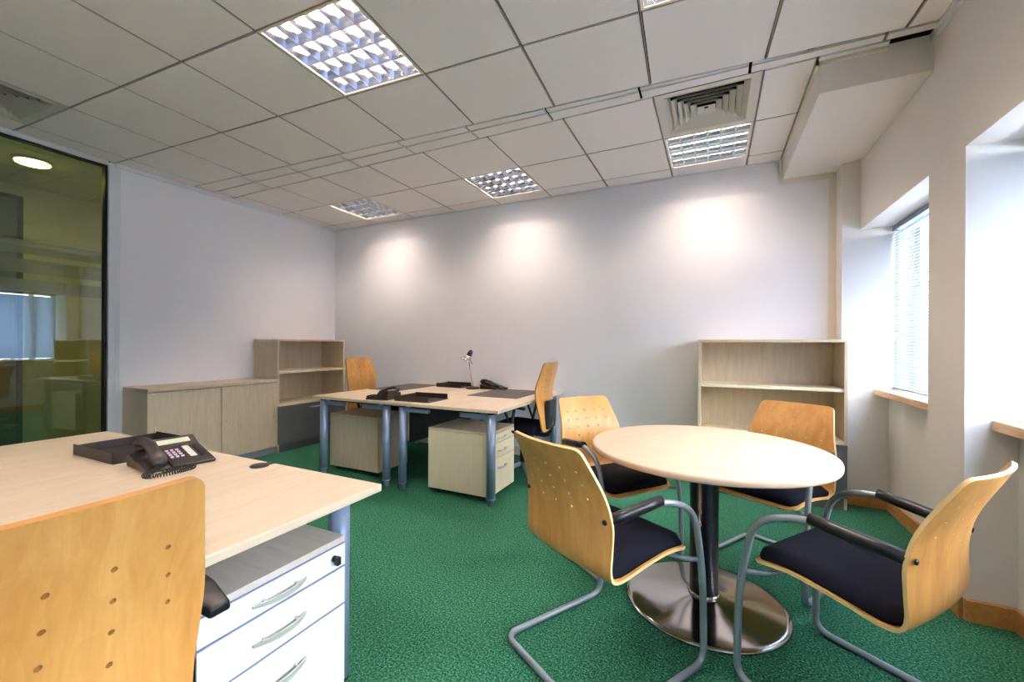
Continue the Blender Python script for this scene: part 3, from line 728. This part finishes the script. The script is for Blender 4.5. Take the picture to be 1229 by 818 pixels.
def make_office_chair():
    t = empty('office_chair')
    ctrl = [(-0.262, 0.455, 0.168, 0.3), (-0.250, 0.58, 0.180, 0.5), (-0.238, 0.70, 0.197, 0.7), (-0.240, 0.82, 0.214, 0.7), (-0.262, 0.93, 0.199, 0.6), (-0.288, 1.045, 0.181, 0.5)]
    mb, rows = shell_mesh(ctrl, (0.940, 0.890, 0.840, 0.790), hole_r=0.0044, missing=((3,0),(3,4)))
    ply(mb, 'backrest', t, 0.012).data.materials[1] = M['ply_edge_dark']
    cushion([(0.235, 0.425, 0.21), (0.16, 0.44, 0.225), (0.0, 0.435, 0.228), (-0.20, 0.435, 0.215)], 'seat', t, 0.062, M['fabric'])
    MB().box(-0.13, -0.13, 0.385, 0.13, 0.13, 0.43).build('mechanism', M['black_plastic'], t, bevel=0.012)
    V = MB(); V.prism([(-0.105,-0.005),(0.105,-0.005),(0.085,0.022),(-0.085,0.022)], 0, 0.25)
    o = V.build('back_cover', M['arm_black'], t, bevel=0.008); o.location = (0, -0.262, 0.47); o.rotation_euler = (-0.03, 0, PI)
    MB().tube(fillet([(0, -0.05, 0.40), (0, -0.26, 0.40), (0, -0.292, 0.56)], 0.06), 0.018, 10).build('back_stem', M['black_plastic'], t)
    MB().cyl((0,0,0.10), (0,0,0.25), 0.026, 20).cyl((0,0,0.25),(0,0,0.386),0.015,16).build('gas_column', M['black_plastic'], t)
    for i in range(5):
        a = 2*PI*i/5+PI/5; c, s_ = math.cos(a), math.sin(a)
        m_ = MB(); m_.tube([(c*0.02, s_*0.02, 0.12), (c*0.15, s_*0.15, 0.098), (c*0.26, s_*0.26, 0.072)], [0.022, 0.019, 0.013], 12); leg = m_.build('base_spoke', M['steel_blue'], t)
        w = MB(); n = Vector((-s_, c, 0)); p = Vector((c*0.26, s_*0.26, 0.028))
        for q in (-0.016, 0.004): w.cyl(p+n*q, p+n*(q+0.012), 0.028, 16)
        w.cyl(p+Vector((0,0,0)), p+Vector((0,0,0.045)), 0.006, 8); w.build('castor', M['black_plastic'], leg)
    for s in (-1, 1):
        arm = MB(); pth = fillet([(s*0.245, -0.13, 0.655), (s*0.255, 0.02, 0.672), (s*0.25, 0.14, 0.668)], 0.06)
        n_ = len(pth); V2 = []
        for i, p in enumerate(pth):
            w_ = 0.030 if 0 < i < n_-1 else 0.018; V2 += [(p.x-w_, p.y, p.z-0.010), (p.x+w_, p.y, p.z-0.010), (p.x+w_*0.85, p.y, p.z+0.012), (p.x-w_*0.85, p.y, p.z+0.012)]
        arm.add(V2, [(i*4+j, i*4+(j+1)%4, (i+1)*4+(j+1)%4, (i+1)*4+j) for i in range(n_-1) for j in range(4)]+[(3,2,1,0), (n_*4-4, n_*4-3, n_*4-2, n_*4-1)], 0, True)
        ar = arm.build('armrest', M['arm_black'], t, bevel=0.005)
        st = MB()
        st.tube(fillet([(s*0.12, 0.02, 0.41), (s*0.235, 0.02, 0.412), (s*0.25, -0.03, 0.648)], 0.04), 0.013, 10)
        st.tube([(s*0.243, 0.01, 0.50), (s*0.25, 0.075, 0.655)], 0.010, 10)
        st.build('arm_support', M['black_plastic'], ar)
    return t
OC = make_office_chair(); uo = [False]; og = 'plywood-backed office chairs at the desks'
place(OC, uo, (-3.345, 3.515, 0), -PI/2, 'office chair with orange plywood back behind the far left desk, in the corner', 'office chair', og)
c2 = place(OC, uo, (-1.56, 3.485, 0), PI/2, 'office chair seen edge-on at the right side of the far desks, black seat', 'office chair', og)
c3 = place(OC, uo, (-1.036, 0.224, 0), PI/2, 'large foreground office chair back with drilled holes, lower left corner', 'office chair', og)
for ch in c2.children:
    if ch.name.startswith('base_spoke'): ch.rotation_euler.z = PI
for ch in c3.children:                       # this one is set lower on its column, its arms wider and higher
    if ch.name.startswith('armrest'): ch.scale.x = 1.19; continue
    if not ch.name.startswith('base_spoke') and not ch.name.startswith('gas_column'): ch.location.z -= 0.062

# ------------------------------------------------------------------ round table
t = empty('round_table', (-0.035, 2.165, 0)); R = 0.515
MB().lathe([(0.0001,0.703),(R-0.008,0.703),(R-0.002,0.705),(R,0.711),(R,0.723),(R-0.002,0.729),(R-0.008,0.731),(0.0001,0.731)], n=96).build('tabletop', [M['desk_x']], t)
MB().lathe([(0.0001,0.045),(0.062,0.045),(0.062,0.69),(0.15,0.695),(0.15,0.703),(0.0001,0.703)], n=40).build('column', M['column'], t)
MB().lathe([(0.0645,0.04),(0.070,0.044),(0.070,0.052),(0.0635,0.058),(0.0625,0.058)], n=40).build('collar', M['chrome'], t)
MB().lathe([(0.0001,0.0),(0.345,0.0),(0.350,0.006),(0.346,0.014),(0.325,0.017),(0.25,0.022),(0.15,0.031),(0.09,0.040),(0.066,0.046),(0.0001,0.046)], n=96).build('base', M['chrome'], t)
tag(t, 'round beech meeting table on a black column and polished steel disc', 'table')

# ------------------------------------------------------------------ things on the desks
def desk_mat(x0, y0, x1, y1, label):
    o = MB().box(x0, y0, 0.7202, x1, y1, 0.7235).build('desk_mat', M['mat'], bevel=0.001); return tag(o, label, 'desk mat', 'dark grey desk mats')
desk_mat(-2.09, 3.37, -1.57, 4.04, 'dark grey desk mat on the right desk of the far pair')
desk_mat(-3.31, 3.36, -2.90, 4.07, 'dark grey desk mat on the left desk of the far pair')

def tray(loc, rz, label, W=0.35, D=0.30, h=0.045):
    """low letter tray, open at its +x end"""
    t = empty('letter_tray', loc, rz)
    b = MB(); b.box(-W/2, -D/2, 0, W/2, D/2, 0.003); b.build('tray_floor', M['dark_plastic'], t)
    for s in (-1, 1):
        MB().box(-W/2, s*D/2-(0.004 if s > 0 else 0), 0.003, W/2-0.01, s*D/2+(0.004 if s < 0 else 0), h).build('side_wall', M['dark_plastic'], t, bevel=0.0015)
    MB().box(-W/2, -D/2+0.004, 0.003, -W/2+0.004, D/2-0.004, h*0.85).build('end_wall', M['dark_plastic'], t, bevel=0.001)
    return tag(t, label, 'letter tray', 'black letter trays')
tray((-2.30, 0.955, 0.72), 0, 'black letter tray behind the phone on the foreground desk')
tray((-2.27, 2.93, 0.72), 0.04, 'black letter tray at the front edge of the far desks')
tray((-2.66, 4.02, 0.72), 0, 'black letter tray near the back wall, left of the desk lamp', W=0.34, D=0.22)

def make_phone():
    """user sits on the +x side, handset on the user's left (-y)"""
    t = empty('desk_phone')
    # wedge body, high at the back
    pr_ = [(0.11, 0.0), (0.115, 0.012), (-0.04, 0.058), (-0.095, 0.088), (-0.115, 0.080), (-0.105, 0.0)]   # x,z
    b = MB(); n = len(pr_); V = [(x, -0.02, z) for x, z in pr_]+[(x, 0.125, z) for x, z in pr_]
    b.add(V, [list(range(n)), list(range(2*n-1, n-1, -1))]+[(i, i+n, (i+1)%n+n, (i+1)%n) for i in range(n)])
    b.build('body', M['dark_plastic'], t, bevel=0.004)
    pr2 = [(0.10, 0.0), (0.10, 0.010), (0.03, 0.03), (-0.03, 0.032), (-0.07, 0.050), (-0.10, 0.05), (-0.10, 0.0)]
    n = len(pr2); V = [(x, -0.095, z) for x, z in pr2]+[(x, -0.0205, z) for x, z in pr2]
    MB().add(V, [list(range(n)), list(range(2*n-1, n-1, -1))]+[(i, i+n, (i+1)%n+n, (i+1)%n) for i in range(n)]).build('cradle', M['dark_plastic'], t, bevel=0.004)
    # slope frame of the keypad face
    sx, sz = 0.155, -0.046; L = math.hypot(sx, sz); ux = Vector((sx/L, 0, sz/L)); up = Vector((-sz/L, 0, sx/L)); o = Vector((-0.04, 0, 0.058))
    def pad(name, a, y, la, ly, mat, h=0.003):
        c = o+ux*a+Vector((0, y, 0))+up*(h/2); MB().obox(c, ux, (0,1,0), up, la/2, ly/2, h/2).build(name, mat, t, bevel=0.0006)
    for i in range(4):
        for j in range(3): pad('key', 0.035+i*0.019, 0.0+j*0.017, 0.009, 0.010, M['key'], 0.004)
    pad('label_strip', 0.06, 0.068, 0.095, 0.022, M['paper'], 0.002)
    for i in range(9): pad('line_key', 0.018+i*0.0118, 0.094, 0.006, 0.012, M['black_plastic'], 0.004)
    sx2, sz2 = 0.055, -0.030; L2 = math.hypot(sx2, sz2); u2 = Vector((sx2/L2, 0, sz2/L2)); n2 = Vector((-sz2/L2, 0, sx2/L2)); c = Vector((-0.0675, 0.045, 0.073))+n2*0.001
    MB().obox(c, u2, (0,1,0), n2, 0.014, 0.055, 0.0012).build('display', M['lcd'], t)
    # handset: arched bar with ear and mouth cups
    P = [(-0.105, -0.055, 0.080), (-0.085, -0.055, 0.090), (-0.05, -0.055, 0.094), (0.0, -0.055, 0.084), (0.05, -0.055, 0.062), (0.085, -0.055, 0.044), (0.105, -0.055, 0.028)]
    h = MB(); V = []; hw = [0.020, 0.025, 0.021, 0.019, 0.021, 0.026, 0.021]; ht = [0.012, 0.017, 0.012, 0.010, 0.012, 0.016, 0.010]
    for (p, w, q) in zip(P, hw, ht):
        for k in range(12):
            a = 2*PI*k/12; ca, sa = math.cos(a), math.sin(a)
            V.append((p[0]+0.4*q*sa*0.5, p[1]+w*(abs(ca)**0.7)*(1 if ca > 0 else -1), p[2]+q*(abs(sa)**0.7)*(1 if sa > 0 else -1)))
    F = [(i*12+k, i*12+(k+1)%12, (i+1)*12+(k+1)%12, (i+1)*12+k) for i in range(6) for k in range(12)]+[list(range(11,-1,-1)), list(range(72, 84))]
    h.add(V, F, 0, True)
    hs = h.build('handset', M['dark_plastic'], t)
    MB().lathe([(0.0001,-0.03),(0.020,-0.028),(0.023,-0.010),(0.0001,-0.006)], (-0.080, -0.055, 0.082), 20).build('earpiece', M['black_plastic'], hs)
    MB().lathe([(0.0001,-0.02),(0.020,-0.018),(0.022,-0.004),(0.0001,0.0)], (0.082, -0.055, 0.040), 20).build('mouthpiece', M['black_plastic'], hs)
    # coiled cord heaped in front of the handset
    ctr = fillet([(0.108, -0.060, 0.020), (0.132, -0.090, 0.012), (0.150, -0.125, 0.010), (0.185, -0.110, 0.010), (0.195, -0.05, 0.010), (0.175, 0.02, 0.010), (0.150, 0.035, 0.010), (0.138, -0.005, 0.010), (0.150, -0.06, 0.011), (0.128, -0.05, 0.010)], 0.03, 8)
    S = [0]
    for a_, c_ in zip(ctr[:-1], ctr[1:]): S.append(S[-1]+(c_-a_).length)
    N = 560; pts = []; j = 0; turns = 44
    for i in range(N+1):
        s_ = S[-1]*i/N
        while j < len(S)-2 and S[j+1] < s_: j += 1
        f = (s_-S[j])/max(S[j+1]-S[j], 1e-9); p = ctr[j].lerp(ctr[j+1], f); d = (ctr[j+1]-ctr[j]).normalized(); n_ = Vector((-d.y, d.x, 0)).normalized(); u_ = d.cross(n_)
        a = 2*PI*turns*i/N; pts.append(p+(n_*math.cos(a)+u_*math.sin(a))*0.0068)
    MB().tube(pts, 0.0019, 6).build('coiled_cord', M['arm_black'], t)
    return t
PH = make_phone(); up_ = [False]; pg = 'black desk phones'
place(PH, up_, (-1.95, 0.905, 0.7205), -0.10, 'large black desk phone with coiled cord on the foreground desk', 'telephone', pg)
place(PH, up_, (-2.62, 2.86, 0.72), PI+0.15, 'black desk phone at the front of the far left desk', 'telephone', pg)
place(PH, up_, (-2.18, 4.03, 0.72), 0.1, 'black desk phone by the back wall, right of the desk lamp', 'telephone', pg)

t = empty('desk_lamp', (-2.36, 3.93, 0.72), 0)
MB().lathe([(0.0001,0),(0.075,0.0),(0.077,0.006),(0.070,0.016),(0.03,0.022),(0.0001,0.024)], n=32).build('base', M['black_plastic'], t)
MB().tube(fillet([(0.0, 0, 0.02), (0.0, 0, 0.045), (-0.015, -0.01, 0.12), (-0.04, -0.02, 0.30)], 0.03), 0.006, 10).build('stem', M['lamp_steel'], t)
d = Vector((-0.35, -0.25, -0.9)).normalized(); c0 = Vector((-0.05, -0.025, 0.335))
sh = MB(); prof = [(0.018,-0.06),(0.026,-0.045),(0.030,-0.01),(0.036,0.0),(0.060,0.018),(0.082,0.040),(0.080,0.041),(0.058,0.021),(0.033,0.004),(0.020,-0.01)]
sh.lathe(prof, n=32)
rot = Vector((0,0,1)).rotation_difference(d).to_matrix()
sh.v = [tuple(rot @ Vector(v)+c0) for v in sh.v]
sh.build('lamp_shade', M['lamp_steel'], t)
k = MB(); k.lathe([(0.0001,-0.095),(0.014,-0.090),(0.024,-0.075),(0.028,-0.05),(0.0285,-0.02),(0.0001,-0.018)], n=24); k.v = [tuple(rot @ Vector(v)+c0) for v in k.v]; k.build('lamp_head', M['black_plastic'], t)
tag(t, 'small desk lamp with flared metal shade on the far desks', 'desk lamp')
